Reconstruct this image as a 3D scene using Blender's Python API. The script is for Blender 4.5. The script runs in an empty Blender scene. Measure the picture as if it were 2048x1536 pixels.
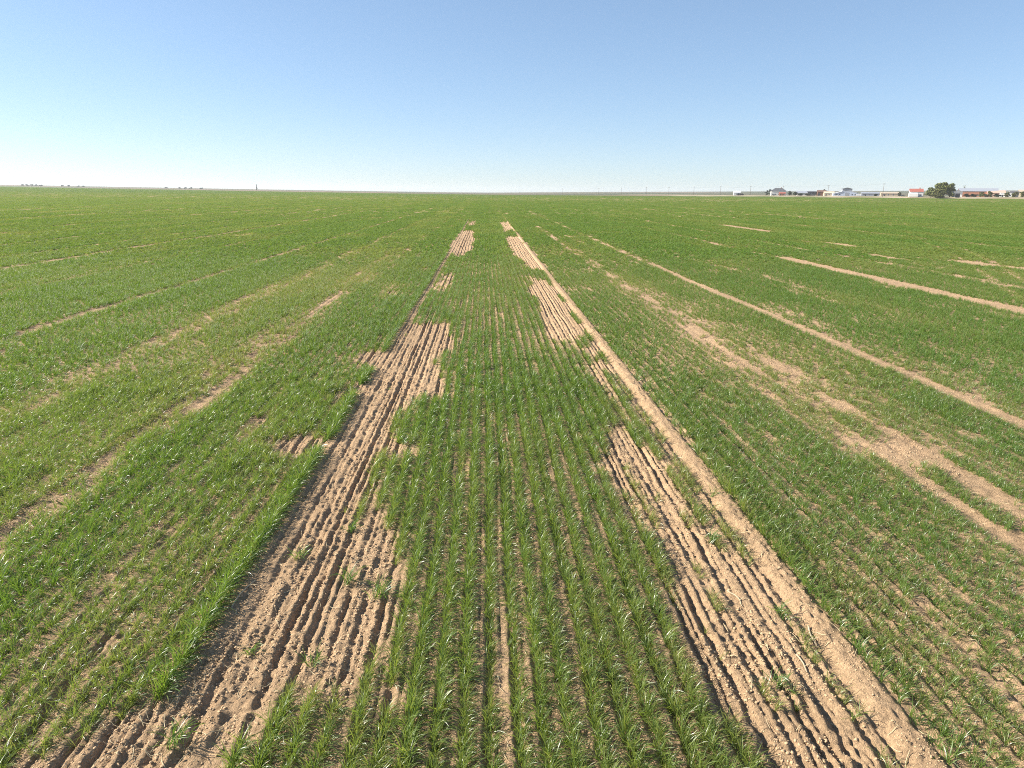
import bpy, math
import numpy as np
from mathutils import Vector, Matrix

rng = np.random.default_rng(7)
SC = bpy.context.scene
COL = SC.collection
R = math.radians

# ------------------------------------------------------------------ camera
CAM_H = 4.0
PITCH, YAW, ROLL = R(15.118), R(2.207), R(0.4)
cam_d = bpy.data.cameras.new('camera')
cam_d.sensor_width = 36.0
cam_d.lens = 36.0 * 1420.0 / 2048.0
cam_d.clip_start = 0.1
cam_d.clip_end = 30000
cam = bpy.data.objects.new('camera', cam_d)
COL.objects.link(cam)
fw = Vector((math.sin(YAW) * math.cos(PITCH), math.cos(YAW) * math.cos(PITCH), -math.sin(PITCH)))
r0 = Vector((math.cos(YAW), -math.sin(YAW), 0))
u0 = r0.cross(fw)
rt = math.cos(ROLL) * r0 + math.sin(ROLL) * u0
up = -math.sin(ROLL) * r0 + math.cos(ROLL) * u0
m = Matrix((rt, up, -fw)).transposed().to_4x4()
m.translation = (0, 0, CAM_H)
cam.matrix_world = m
SC.camera = cam

# ------------------------------------------------------------------ sky, sun, exposure
SUN_EL, SUN_AZ = R(29), R(-78)          # azimuth from +Y (rows), negative to the left
world = bpy.data.worlds.new('World')
SC.world = world
world.use_nodes = True
wn = world.node_tree
bg = wn.nodes['Background']
sky = wn.nodes.new('ShaderNodeTexSky')
sky.sky_type = 'NISHITA'
sky.sun_disc = False
sky.sun_elevation = SUN_EL
sky.sun_rotation = SUN_AZ
sky.altitude = 2000
sky.air_density = 1.0
sky.dust_density = 1.0
sky.ozone_density = 6.0
gam = wn.nodes.new('ShaderNodeGamma')          # soft contrast of the whole sky
gam.inputs['Gamma'].default_value = 0.66
wn.links.new(sky.outputs['Color'], gam.inputs['Color'])
wn.links.new(gam.outputs['Color'], bg.inputs['Color'])
bg.inputs['Strength'].default_value = 0.130

sun_d = bpy.data.lights.new('sun', 'SUN')
sun_d.energy = 5.0
sun_d.angle = R(0.55)
sun_d.color = (1.0, 0.93, 0.82)
sun = bpy.data.objects.new('sun', sun_d)
COL.objects.link(sun)
sdir = Vector((math.sin(SUN_AZ) * math.cos(SUN_EL), math.cos(SUN_AZ) * math.cos(SUN_EL), math.sin(SUN_EL)))
sun.rotation_euler = (-sdir).to_track_quat('-Z', 'Y').to_euler()
sun.location = (-30, 10, 40)

vs = SC.view_settings
vs.view_transform = 'Standard'
vs.look = 'None'
vs.gamma = 1.0
vs.exposure = 1.2
vs.use_curve_mapping = False
cy = SC.cycles
cy.max_bounces = 6
cy.diffuse_bounces = 3
cy.glossy_bounces = 2
cy.transmission_bounces = 4
cy.transparent_max_bounces = 8
cy.volume_bounces = 1
cy.use_denoising = False
cy.pixel_filter_type = 'BLACKMAN_HARRIS'
cy.filter_width = 1.05

# ------------------------------------------------------------------ noise helpers
def _hash(ix, iy, seed):
    n = (ix.astype(np.int64) * 374761393 + iy.astype(np.int64) * 668265263 + seed * 1274126177) & 0x7fffffff
    n = ((n ^ (n >> 13)) * 1274126177) & 0x7fffffff
    return ((n ^ (n >> 16)) & 0xffff) / 65535.0

def vnoise(x, y, seed=0):
    x = np.asarray(x, float); y = np.asarray(y, float)
    ix = np.floor(x); iy = np.floor(y)
    fx = x - ix; fy = y - iy
    fx = fx * fx * (3 - 2 * fx); fy = fy * fy * (3 - 2 * fy)
    a = _hash(ix, iy, seed); b = _hash(ix + 1, iy, seed)
    c = _hash(ix, iy + 1, seed); d = _hash(ix + 1, iy + 1, seed)
    return (a * (1 - fx) + b * fx) * (1 - fy) + (c * (1 - fx) + d * fx) * fy

def fbm(x, y, seed=0, o=3):
    s = 0; a = 1.0; t = 0
    for k in range(o):
        s = s + a * vnoise(x * 2 ** k, y * 2 ** k, seed + k * 17); t += a; a *= 0.5
    return s / t

def sstep(a, b, x):
    t = np.clip((x - a) / (b - a), 0, 1)
    return t * t * (3 - 2 * t)

# ------------------------------------------------------------------ terrain and field layout
ROW, ROW0 = 0.207, 0.03

EDGE = np.array([(-4000, 4000), (-1500, 2200), (-700, 1500), (0, 1180), (316, 840), (435, 575), (700, 60)], float)

def terrain(x, y):
    r = np.hypot(x, y) + 1e-6
    s = x / r
    tl = np.clip(-s, 0, .6) / 0.55
    tr = np.clip(s, 0, .6) / 0.55
    z = tl ** 1.3 * (7.8 * sstep(300, 1800, r) + 13 * np.clip((r - 1800) / 2200, 0, 1.4))
    z = z + tr * (1.2 * sstep(150, 600, r) + 24 * sstep(1200, 4500, r))
    z = z + 1.5 * sstep(2, 34, y - np.interp(x, EDGE[:, 0], EDGE[:, 1])) * sstep(150, 350, x)
    fr = y > 0
    return np.where(fr, z, z * 0)

def row_x(x):
    return np.round((x - ROW0) / ROW) * ROW + ROW0

def edge_y(x):
    return np.interp(x, EDGE[:, 0], EDGE[:, 1])

# bare patches in the crop, metres on the ground (x across the rows, y along them)
BARE = [
    [(-2.50, 21.9), (-1.58, 21.9), (-1.17, 22.3), (-0.89, 19.9), (-0.90, 17.8), (-1.22, 16.5), (-0.89, 15.2), (-0.93, 13.95),
     (-1.31, 13.8), (-1.62, 12.6), (-1.40, 11.2), (-1.05, 11.5), (-0.95, 10.9), (-1.15, 10.5), (-1.64, 10.5), (-1.72, 10.1),
     (-1.64, 8.8), (-1.74, 8.4), (-1.19, 8.1), (-1.0, 7.2), (-0.95, 6.3), (-0.98, 5.9), (-0.95, 5.15), (-1.09, 5.05), (-1.57, 5.06),
     (-1.80, 4.86), (-1.90, 4.3), (-1.95, 2.5), (-2.58, 2.5), (-2.50, 8.0)],
    [(-3.32, 17.1), (-2.82, 18.3), (-2.5, 18.0), (-2.60, 16.0)],
    [(-3.7, 10.9), (-2.92, 11.4), (-2.4, 11.4), (-2.4, 10.7), (-3.2, 10.6)],
    [(-3.2, 14.2), (-2.9, 14.6), (-2.5, 14.2), (-2.8, 13.2)],
    [(-2.7, 70), (-2.2, 78), (-1.3, 78), (-0.9, 62), (-0.95, 49), (-1.8, 47), (-2.7, 49)],
    [(-2.3, 96), (-1.4, 108), (-1.2, 90), (-2.2, 88)],
    [(-2.4, 32), (-1.8, 37.5), (-1.5, 33), (-1.6, 30), (-2.1, 29)],
    [(1.9, 76), (2.0, 99), (3.3, 103), (3.2, 79)],
    [(1.72, 62.6), (1.9, 68), (3.2, 68), (3.1, 48), (3.3, 37.8), (2.43, 38.3), (2.2, 44.2), (1.84, 48.6)],
    [(1.78, 29.6), (2.1, 34), (2.9, 34), (3.0, 25), (2.9, 20.4), (2.54, 19.5), (1.81, 19.5), (1.73, 21.9), (1.96, 26.3)],
    [(1.93, 11.4), (2.2, 12.1), (2.45, 12.1), (2.6, 10.7), (2.72, 9.5), (2.78, 7.9), (2.80, 6.7), (2.82, 5.4), (2.85, 4.9), (2.75, 4.1), (2.6, 2.5),
     (2.0, 2.5), (2.13, 4.2), (1.9, 4.45), (1.85, 4.96), (1.72, 5.3), (1.9, 6.3), (1.95, 7), (1.85, 8.8), (1.78, 10)],
    [(2.15, 19.5), (2.55, 19.5), (2.75, 12), (2.35, 12)],
    [(3.6, 7.5), (4.3, 7.0), (5.2, 5.2), (5.0, 2.5), (3.5, 2.5)],
    [(-5.2, 5.5), (-3.2, 6.2), (-2.9, 4.0), (-4, 2.5), (-5.5, 2.5)],
    [(-2.4, 4.9), (-2.9, 5.0), (-3.5, 4.1), (-4.0, 2.5), (-2, 2.5)],
    [(2.68, 19), (3.05, 19), (3.1, 2.5), (2.72, 2.5)],
    [(3.3, 30.2), (4.4, 30.8), (4.5, 29.9), (3.3, 29.4)],
]
BARE_W = [.93, .85, .85, .8, .93, .8, .7, .8, .92, .93, .77, .55, .3, .3, .85, .58, .85]
# tracks between drill passes: x, half width, bareness, y range
TRACKS = [
    (3.21, 0.11, 1.0, 2, 75), (-2.40, 0.13, 1.0, 2, 110), (3.1, 0.12, 0.7, 75, 300), (-2.4, 0.14, 0.7, 110, 300),
    (-5.83, 0.15, 0.68, 2, 32), (-5.55, 0.24, 0.5, 2, 300), (-6.3, 0.22, 0.35, 2, 60),
    (-9.15, 0.22, 0.55, 2, 300), (-8.7, 0.22, 0.4, 2, 90),
    (-13.25, 0.15, 0.88, 14, 170), (-13.0, 0.13, 0.5, 2, 300), (-24.9, 0.30, 0.89, 2, 300), (-29.0, 0.24, 0.75, 2, 300), (-35.4, 0.36, 0.89, 2, 400), (-19.1, .14, .6, 2, 200),
    (-42, .3, .7, 2, 350), (-48, 0.45, 0.85, 2, 450), (-66, 0.6, 0.85, 2, 600), (-92, .8, .8, 2, 700),
    (6.22, 0.11, 0.88, 2, 20), (6.95, 0.17, 0.88, 2, 18.5), (6.6, 0.8, 0.40, 2, 34), (6.3, 0.3, 0.55, 18, 90), (7.7, 0.35, 0.42, 2, 20),
    (9.65, 0.14, 0.97, 2, 42), (10.4, 0.35, 0.45, 8, 26), (9.6, 0.22, 0.6, 40, 160),
    (19.25, 0.27, 0.99, 20, 47), (19.0, 0.2, 0.5, 47, 120), (18.9, 0.2, 0.75, 53, 62), (13.4, 0.2, 0.8, 36, 41), (13.2, 0.22, 0.85, 28.8, 31.5), (13.5, 0.3, 0.8, 26, 28),
    (29.4, 0.3, 0.9, 56, 61), (26.6, 0.22, 0.8, 44, 49), (29.9, 0.4, 0.95, 41, 45), (30.5, 0.25, 0.95, 37, 41.5), (31.2, 0.4, 0.9, 78, 96),
    (24, 0.25, 0.6, 30, 140), (42, 0.3, 0.6, 40, 200), (57, 0.35, 0.6, 60, 260),
]
# faint wheel tracks that cross the rows obliquely at the right: (x0, y0, x1, y1)
CROSS = [((20.6, 26.0), (62, 110)), ((22.0, 26.0), (64.5, 110))]

def poly_sd(px, py, poly):
    """distance to a polygon, negative inside"""
    P = np.array(poly, float); n = len(P)
    d2 = np.full(px.shape, 1e9); inside = np.zeros(px.shape, bool)
    for i in range(n):
        a = P[i]; b = P[(i + 1) % n]; e = b - a
        wx = px - a[0]; wy = py - a[1]
        t = np.clip((wx * e[0] + wy * e[1]) / (e @ e), 0, 1)
        d2 = np.minimum(d2, (wx - e[0] * t) ** 2 + (wy - e[1] * t) ** 2)
        c = ((a[1] > py) != (b[1] > py)) & (px < (b[0] - a[0]) * (py - a[1]) / (b[1] - a[1] + 1e-12) + a[0])
        inside ^= c
    d = np.sqrt(d2)
    return np.where(inside, -d, d)

def bareness(x, y):
    """0 = full crop, 1 = no plants"""
    x = np.asarray(x, float); y = np.asarray(y, float)
    out = np.zeros(x.shape)
    wob = (fbm(row_x(x) * 4.1 + 7, y * 0.8, 5) - .5) * 0.75
    wobx = (fbm(y * 0.35, x * 0 + 3, 9) - .5) * 0.12
    for poly, w in zip(BARE, BARE_W):
        P = np.array(poly)
        sel = (x > P[:, 0].min() - .7) & (x < P[:, 0].max() + .7) & (y > P[:, 1].min() - 3) & (y < P[:, 1].max() + 3)
        if not sel.any():
            continue
        s = 2.4 * max(1.0, P[:, 1].mean() / 14)
        d = poly_sd(x[sel], y[sel] / s, [(a, b / s) for a, b in poly])
        v = w * (1 - sstep(-0.16, 0.14, d + wob[sel] * .6))
        out[sel] = np.maximum(out[sel], v)
    for tx, hw, w, ya, yb in TRACKS:
        hw = hw * (1 if abs(tx) < 5 else 1.15 if tx < 0 else 1.2 if tx < 8 else 1.45 if tx < 16 else 1.9)
        sel = (np.abs(x - tx) < hw * 2.2 + .15) & (y > ya - 4) & (y < yb + 4)
        if not sel.any():
            continue
        ys = y[sel]
        d = np.abs(x[sel] - tx - wobx[sel] * min(1, hw * 4)) / hw
        n = fbm(ys * 0.45 + tx * 7, x[sel] * 1.3, 21)
        edge = sstep(ya - 2, ya + 2, ys) * (1 - sstep(yb - 3, yb + 3, ys))
        v = w * (1 - sstep(0.75, 1.35, d)) * edge
        if w < 0.9:
            v = v * np.clip(0.25 + 1.6 * (n - 0.18), 0, 1.15)
        out[sel] = np.maximum(out[sel], np.clip(v, 0, 1))
    for (xa, ya), (xb, yb) in CROSS:
        L = math.hypot(xb - xa, yb - ya); ux, uy = (xb - xa) / L, (yb - ya) / L
        t = (x - xa) * ux + (y - ya) * uy
        d = np.abs((x - xa) * uy - (y - ya) * ux + (vnoise(t * .05, t * 0, 3) - .5) * 1.2)
        v = 0.55 * (1 - sstep(0.12, 0.3, d)) * (t > 0) * (t < L) * vnoise(t * .3, t * 0 + 5, 8) ** .5
        out = np.maximum(out, v)
    # thin places all over
    n = fbm(x * 0.5, y * 0.16, 31)
    out = np.maximum(out, sstep(0.66, 0.9, n) * 0.5)
    n = fbm(x * 2.5, y * 0.8, 41)
    out = np.maximum(out, sstep(0.72, 0.9, n) * 0.7)
    return out

def furrow(x, y):
    k = np.round((x - ROW0) / ROW)
    wob = (vnoise(y * 0.5, k * 7.3, 51) - .5) * 0.05 + (vnoise(y * 6, k * 5.3, 58) - .5) * .022
    dx = x - (k * ROW + ROW0) - wob
    amp = 0.014 + 0.040 * vnoise(y * 1.3, k * 3.7, 52)
    amp = amp * (0.55 + 0.8 * _hash(k, k * 0, 53)) * (1 - .6 * sstep(4.2, 5.5, np.abs(x)))
    fade = 1 - sstep(60, 220, y)
    fade = fade * (1 - sstep(11.5, 14, np.abs(x)))
    wf = 0.020 + 0.022 * vnoise(y * .6, k * 2.9, 54)
    mid = ROW / 2 - np.abs(dx)
    prof = -np.exp(-(dx / wf) ** 2) - .75 * np.exp(-((dx - .070) / .016) ** 2) * sstep(.3, .6, vnoise(y * .5, k * 4.3, 55)) - .6 * np.exp(-(mid / .017) ** 2) * sstep(.4, .7, vnoise(y * .6, k * 6.1, 56)) + 0.25 * np.exp(-((np.abs(dx) - 0.062) / 0.03) ** 2)
    z = amp * prof
    ridge = 0.035 * np.exp(-((x - 3.23) / 0.11) ** 4) - 0.05 * np.exp(-((x - 3.03) / 0.05) ** 2)
    w3 = np.exp(-((x - 3.2) / 0.19) ** 6)
    z = z * (1 - w3) + ridge * w3
    return z * fade

def ground_z(x, y, rough=True):
    z = terrain(x, y) + furrow(x, y)
    if rough:
        f = 1 - sstep(14, 40, y)
        z = z + f * (0.040 * (fbm(x * 8, y * 6, 61, 2) - .5) + 0.030 * (np.abs(vnoise(x * 19, y * 15, 63) - .5) * 2 - .5) * (.35 + .65 * sstep(.35, .65, vnoise(x * 2.5, y * 1.6, 64))) + 0.016 * (vnoise(x * 33, y * 27, 67) - .5))
        z = z + 0.10 * (fbm(x * .12, y * .12, 66) - .5) * sstep(0, 4, np.hypot(x, y))
    return z

# ------------------------------------------------------------------ material helpers
def new_mat(name):
    mt = bpy.data.materials.new(name); mt.use_nodes = True
    return mt, mt.node_tree, mt.node_tree.nodes['Principled BSDF']

def plain(name, col, rough=0.8, spec=0.3, var=0.18, scale=0.6, metal=0.0):
    mt, t, b = new_mat(name)
    n = t.nodes.new('ShaderNodeTexNoise'); n.inputs['Scale'].default_value = scale; n.inputs['Detail'].default_value = 5
    tc = t.nodes.new('ShaderNodeTexCoord')
    t.links.new(tc.outputs['Object'], n.inputs['Vector'])
    mr = t.nodes.new('ShaderNodeMapRange')
    mr.inputs['To Min'].default_value = 1 - var; mr.inputs['To Max'].default_value = 1 + var
    t.links.new(n.outputs['Fac'], mr.inputs['Value'])
    mx = t.nodes.new('ShaderNodeMix'); mx.data_type = 'RGBA'; mx.blend_type = 'MULTIPLY'; mx.inputs['Factor'].default_value = 1
    mx.inputs['A'].default_value = (*col, 1)
    t.links.new(mr.outputs['Result'], mx.inputs['B'])
    t.links.new(mx.outputs['Result'], b.inputs['Base Color'])
    b.inputs['Roughness'].default_value = rough
    b.inputs['Specular IOR Level'].default_value = spec
    b.inputs['Metallic'].default_value = metal
    return mt

def leaf_material(name, ca, cb, cy_, trans=0.35, rough=0.39, inst=True, spec=.9):
    """ca/cb: two greens picked per plant, cy_: yellowing tips, tint attribute shifts towards yellow"""
    mt, t, b = new_mat(name)
    oi = t.nodes.new('ShaderNodeObjectInfo')
    at = t.nodes.new('ShaderNodeAttribute'); at.attribute_name = 'blade'          # per blade: R random, G along the blade
    sx = t.nodes.new('ShaderNodeSeparateColor')
    t.links.new(at.outputs['Color'], sx.inputs['Color'])
    ti = t.nodes.new('ShaderNodeAttribute'); ti.attribute_name = 'tint'
    ti.attribute_type = 'INSTANCER' if inst else 'OBJECT'
    m1 = t.nodes.new('ShaderNodeMix'); m1.data_type = 'RGBA'
    m1.inputs['A'].default_value = (*ca, 1); m1.inputs['B'].default_value = (*cb, 1)
    ad = t.nodes.new('ShaderNodeMath'); ad.operation = 'MULTIPLY_ADD'
    ad.inputs[1].default_value = 0.5; 
    t.links.new(oi.outputs['Random'], ad.inputs[0])
    hf = t.nodes.new('ShaderNodeMath'); hf.operation = 'MULTIPLY'; hf.inputs[1].default_value = 0.5
    t.links.new(sx.outputs['Red'], hf.inputs[0]); t.links.new(hf.outputs[0], ad.inputs[2])
    t.links.new(ad.outputs[0], m1.inputs['Factor'])
    m2 = t.nodes.new('ShaderNodeMix'); m2.data_type = 'RGBA'
    m2.inputs['B'].default_value = (*cy_, 1)
    t.links.new(m1.outputs['Result'], m2.inputs['A'])
    # yellow: tint plus tip of some blades
    tp = t.nodes.new('ShaderNodeMath'); tp.operation = 'POWER'; tp.inputs[1].default_value = 3.0
    t.links.new(sx.outputs['Green'], tp.inputs[0])
    tq = t.nodes.new('ShaderNodeMath'); tq.operation = 'MULTIPLY'
    t.links.new(tp.outputs[0], tq.inputs[0]); t.links.new(sx.outputs['Blue'], tq.inputs[1])
    ts = t.nodes.new('ShaderNodeMath'); ts.operation = 'ADD'; ts.use_clamp = True
    t.links.new(tq.outputs[0], ts.inputs[0]); t.links.new(ti.outputs['Fac'], ts.inputs[1])
    t.links.new(ts.outputs[0], m2.inputs['Factor'])
    t.links.new(m2.outputs['Result'], b.inputs['Base Color'])
    b.inputs['Roughness'].default_value = rough
    b.inputs['Specular IOR Level'].default_value = spec
    if trans > 0:
        tr = t.nodes.new('ShaderNodeBsdfTranslucent')
        hs = t.nodes.new('ShaderNodeHueSaturation'); hs.inputs['Hue'].default_value = 0.48
        hs.inputs['Saturation'].default_value = 1.1; hs.inputs['Value'].default_value = 1.5
        t.links.new(m2.outputs['Result'], hs.inputs['Color'])
        t.links.new(hs.outputs['Color'], tr.inputs['Color'])
        ms = t.nodes.new('ShaderNodeMixShader'); ms.inputs[0].default_value = trans
        out = t.nodes['Material Output']
        t.links.new(b.outputs[0], ms.inputs[1]); t.links.new(tr.outputs[0], ms.inputs[2])
        t.links.new(ms.outputs[0], out.inputs['Surface'])
    return mt

# ------------------------------------------------------------------ mesh helpers
def mesh_np(name, V, Fc, mat=None, smooth=False):
    """V (n,3); Fc list of (k,m) int arrays"""
    me = bpy.data.meshes.new(name)
    V = np.asarray(V, np.float32)
    if not isinstance(Fc, list):
        Fc = [Fc]
    Fc = [np.asarray(f, np.int32) for f in Fc if len(f)]
    nl = sum(f.size for f in Fc); nf = sum(len(f) for f in Fc)
    me.vertices.add(len(V)); me.vertices.foreach_set('co', V.ravel())
    me.loops.add(nl); me.loops.foreach_set('vertex_index', np.concatenate([f.ravel() for f in Fc]))
    me.polygons.add(nf)
    tot = np.concatenate([np.full(len(f), f.shape[1], np.int32) for f in Fc])
    st = np.concatenate([[0], np.cumsum(tot)[:-1]]).astype(np.int32)
    me.polygons.foreach_set('loop_start', st)
    me.update(calc_edges=True)
    if smooth:
        me.polygons.foreach_set('use_smooth', np.ones(nf, bool))
    if mat:
        me.materials.append(mat)
    return me

def link(name, me, parent=None, loc=None, rot=None):
    o = bpy.data.objects.new(name, me); COL.objects.link(o)
    if parent:
        o.parent = parent
    if loc is not None:
        o.location = loc
    if rot is not None:
        o.rotation_euler = rot
    return o

def tag(o, label=None, cat=None, group=None, kind=None):
    if label: o['label'] = label
    if cat: o['category'] = cat
    if group: o['group'] = group
    if kind: o['kind'] = kind
    return o

def empty(name, loc, rz=0.0):
    o = bpy.data.objects.new(name, None); COL.objects.link(o)
    o.empty_display_size = 0.5
    o.location = loc; o.rotation_euler = (0, 0, rz)
    return o

class MB:
    def __init__(s): s.v = []; s.f = []; s.n = 0
    def add(s, V, Fs):
        s.v.append(np.asarray(V, float)); s.f += [tuple(i + s.n for i in q) for q in Fs]; s.n += len(V)
    def box(s, x0, x1, y0, y1, z0, z1):
        s.add([(x0, y0, z0), (x1, y0, z0), (x1, y1, z0), (x0, y1, z0), (x0, y0, z1), (x1, y0, z1), (x1, y1, z1), (x0, y1, z1)],
              [(0, 3, 2, 1), (4, 5, 6, 7), (0, 1, 5, 4), (1, 2, 6, 5), (2, 3, 7, 6), (3, 0, 4, 7)])
    def prism(s, prof, y0, y1):
        """profile of (x,z) swept along y"""
        n = len(prof)
        V = [(x, y0, z) for x, z in prof] + [(x, y1, z) for x, z in prof]
        Fs = [tuple(range(n)), tuple(range(2 * n - 1, n - 1, -1))] + [((i + 1) % n, i, n + i, n + (i + 1) % n) for i in range(n)]
        s.add(V, Fs)
    def prism_x(s, prof, x0, x1):
        """profile of (y,z) swept along x"""
        n = len(prof)
        V = [(x0, y, z) for y, z in prof] + [(x1, y, z) for y, z in prof]
        Fs = [tuple(range(n - 1, -1, -1)), tuple(range(n, 2 * n))] + [(i, (i + 1) % n, n + (i + 1) % n, n + i) for i in range(n)]
        s.add(V, Fs)
    def tube(s, pts, rad, n=7):
        pts = [Vector(p) for p in pts]
        rad = rad if hasattr(rad, '__len__') else [rad] * len(pts)
        V = []
        for i, p in enumerate(pts):
            a = pts[max(i - 1, 0)]; b = pts[min(i + 1, len(pts) - 1)]
            t = (b - a).normalized()
            u = t.orthogonal().normalized() if i == 0 else (u - t * u.dot(t)).normalized()
            w = t.cross(u)
            for k in range(n):
                an = 2 * math.pi * k / n
                V.append(tuple(p + (u * math.cos(an) + w * math.sin(an)) * rad[i]))
        Fs = []
        for i in range(len(pts) - 1):
            for k in range(n):
                Fs.append((i * n + k, i * n + (k + 1) % n, (i + 1) * n + (k + 1) % n, (i + 1) * n + k))
        Fs.append(tuple(range(n - 1, -1, -1))); Fs.append(tuple((len(pts) - 1) * n + k for k in range(n)))
        s.add(V, Fs)
    def build(s, name, mat, parent=None, loc=None, rot=None, smooth=False):
        me = bpy.data.meshes.new(name)
        me.from_pydata(np.concatenate(s.v).tolist(), [], s.f)
        me.materials.append(mat)
        if smooth:
            for p in me.polygons: p.use_smooth = True
        return link(name, me, parent, loc, rot)

# ------------------------------------------------------------------ the ground
def axis(*parts):
    out = []
    for a, b, st in parts:
        out.append(np.arange(a, b - st * .5, st))
    return np.concatenate(out)

def geo(a, b, n):
    return np.geomspace(a, b, n)

gx = geo(40, 6400, 70)
pos = np.concatenate([axis((0, 4.0, .016), (4.0, 6, .03), (6, 12, .06), (12, 40, .4)), gx])
xs = np.concatenate([-pos[:0:-1], pos])
ys = np.concatenate([[-400, -120, -40, -20, -10, -5, -2, 0, 1, 2], axis((2.5, 9, .022), (9, 16, .05), (16, 30, .1), (30, 70, .4)), geo(70, 6400, 150)])
X, Y = np.meshgrid(xs, ys)
Z = ground_z(X, Y)
nx, ny = len(xs), len(ys)
idx = np.arange(nx * ny).reshape(ny, nx)
quads = np.stack([idx[:-1, :-1], idx[:-1, 1:], idx[1:, 1:], idx[1:, :-1]], -1).reshape(-1, 4)

# land use colour: tilled soil, crop too far off to show plants, other fields beyond the crop
soil = np.array([0.49, 0.332, 0.194])
colr = np.empty((ny, nx, 3)); colr[:] = soil
patch = fbm(X * .5, Y * .25, 71)[..., None]
colr *= 0.86 + 0.28 * patch
Ey = edge_y(X)
rr = np.hypot(X, Y)
infield = (Y < Ey)
crop = np.array([0.115, 0.150, 0.040])
w = (sstep(500, 900, rr) * infield)[..., None]
colr = colr * (1 - w) + crop * w
beyond = Y - Ey
band = vnoise(X * .0016 + 4, beyond * .004, 81)
far = np.where((band > .62)[..., None], np.array([.24, .18, .12]), np.where((band > .4)[..., None], np.array([.09, .105, .055]), np.array([.14, .13, .08])))
far = np.where(((X > 250) & (beyond < 45))[..., None], np.array([.46, .37, .26]), far)      # sandy verge at the settlement
far = np.where(((X > 250) & (beyond >= 45) & (beyond < 420))[..., None], np.array([.30, .25, .16]), far)
colr = np.where(infield[..., None], colr, far)

g_mt, t, b = new_mat('field_soil')
ca = t.nodes.new('ShaderNodeAttribute'); ca.attribute_name = 'land'
tc = t.nodes.new('ShaderNodeTexCoord')
n1 = t.nodes.new('ShaderNodeTexNoise'); n1.inputs['Scale'].default_value = 26; n1.inputs['Detail'].default_value = 6; n1.inputs['Roughness'].default_value = .65
n2 = t.nodes.new('ShaderNodeTexNoise'); n2.inputs['Scale'].default_value = 3.2; n2.inputs['Detail'].default_value = 4
for n in (n1, n2): t.links.new(tc.outputs['Object'], n.inputs['Vector'])
mr = t.nodes.new('ShaderNodeMapRange'); mr.inputs['From Min'].default_value = .3; mr.inputs['From Max'].default_value = .7
mr.inputs['To Min'].default_value = .66; mr.inputs['To Max'].default_value = 1.26
t.links.new(n1.outputs['Fac'], mr.inputs['Value'])
mr2 = t.nodes.new('ShaderNodeMapRange'); mr2.inputs['From Min'].default_value = .3; mr2.inputs['From Max'].default_value = .7
mr2.inputs['To Min'].default_value = .86; mr2.inputs['To Max'].default_value = 1.12
t.links.new(n2.outputs['Fac'], mr2.inputs['Value'])
mm = t.nodes.new('ShaderNodeMath'); mm.operation = 'MULTIPLY'
t.links.new(mr.outputs['Result'], mm.inputs[0]); t.links.new(mr2.outputs['Result'], mm.inputs[1])
mx = t.nodes.new('ShaderNodeMix'); mx.data_type = 'RGBA'; mx.blend_type = 'MULTIPLY'; mx.inputs['Factor'].default_value = 1
t.links.new(ca.outputs['Color'], mx.inputs['A']); t.links.new(mm.outputs[0], mx.inputs['B'])
t.links.new(mx.outputs['Result'], b.inputs['Base Color'])
b.inputs['Roughness'].default_value = .95; b.inputs['Specular IOR Level'].default_value = .12
n3 = t.nodes.new('ShaderNodeTexNoise'); n3.inputs['Scale'].default_value = 55; n3.inputs['Detail'].default_value = 5; n3.inputs['Roughness'].default_value = .7
t.links.new(tc.outputs['Object'], n3.inputs['Vector'])
bp = t.nodes.new('ShaderNodeBump'); bp.inputs['Strength'].default_value = .9; bp.inputs['Distance'].default_value = .05
t.links.new(n3.outputs['Fac'], bp.inputs['Height']); t.links.new(bp.outputs['Normal'], b.inputs['Normal'])

g_me = mesh_np('field_ground', np.stack([X, Y, Z], -1).reshape(-1, 3), quads, g_mt, smooth=True)
at = g_me.color_attributes.new('land', 'FLOAT_COLOR', 'POINT')
at.data.foreach_set('color', np.concatenate([colr.reshape(-1, 3), np.ones((nx * ny, 1))], 1).astype(np.float32).ravel())
ground = tag(link('field_ground', g_me), 'drilled sandy field with furrows and bare strips between wheat rows', None, kind='structure')

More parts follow.
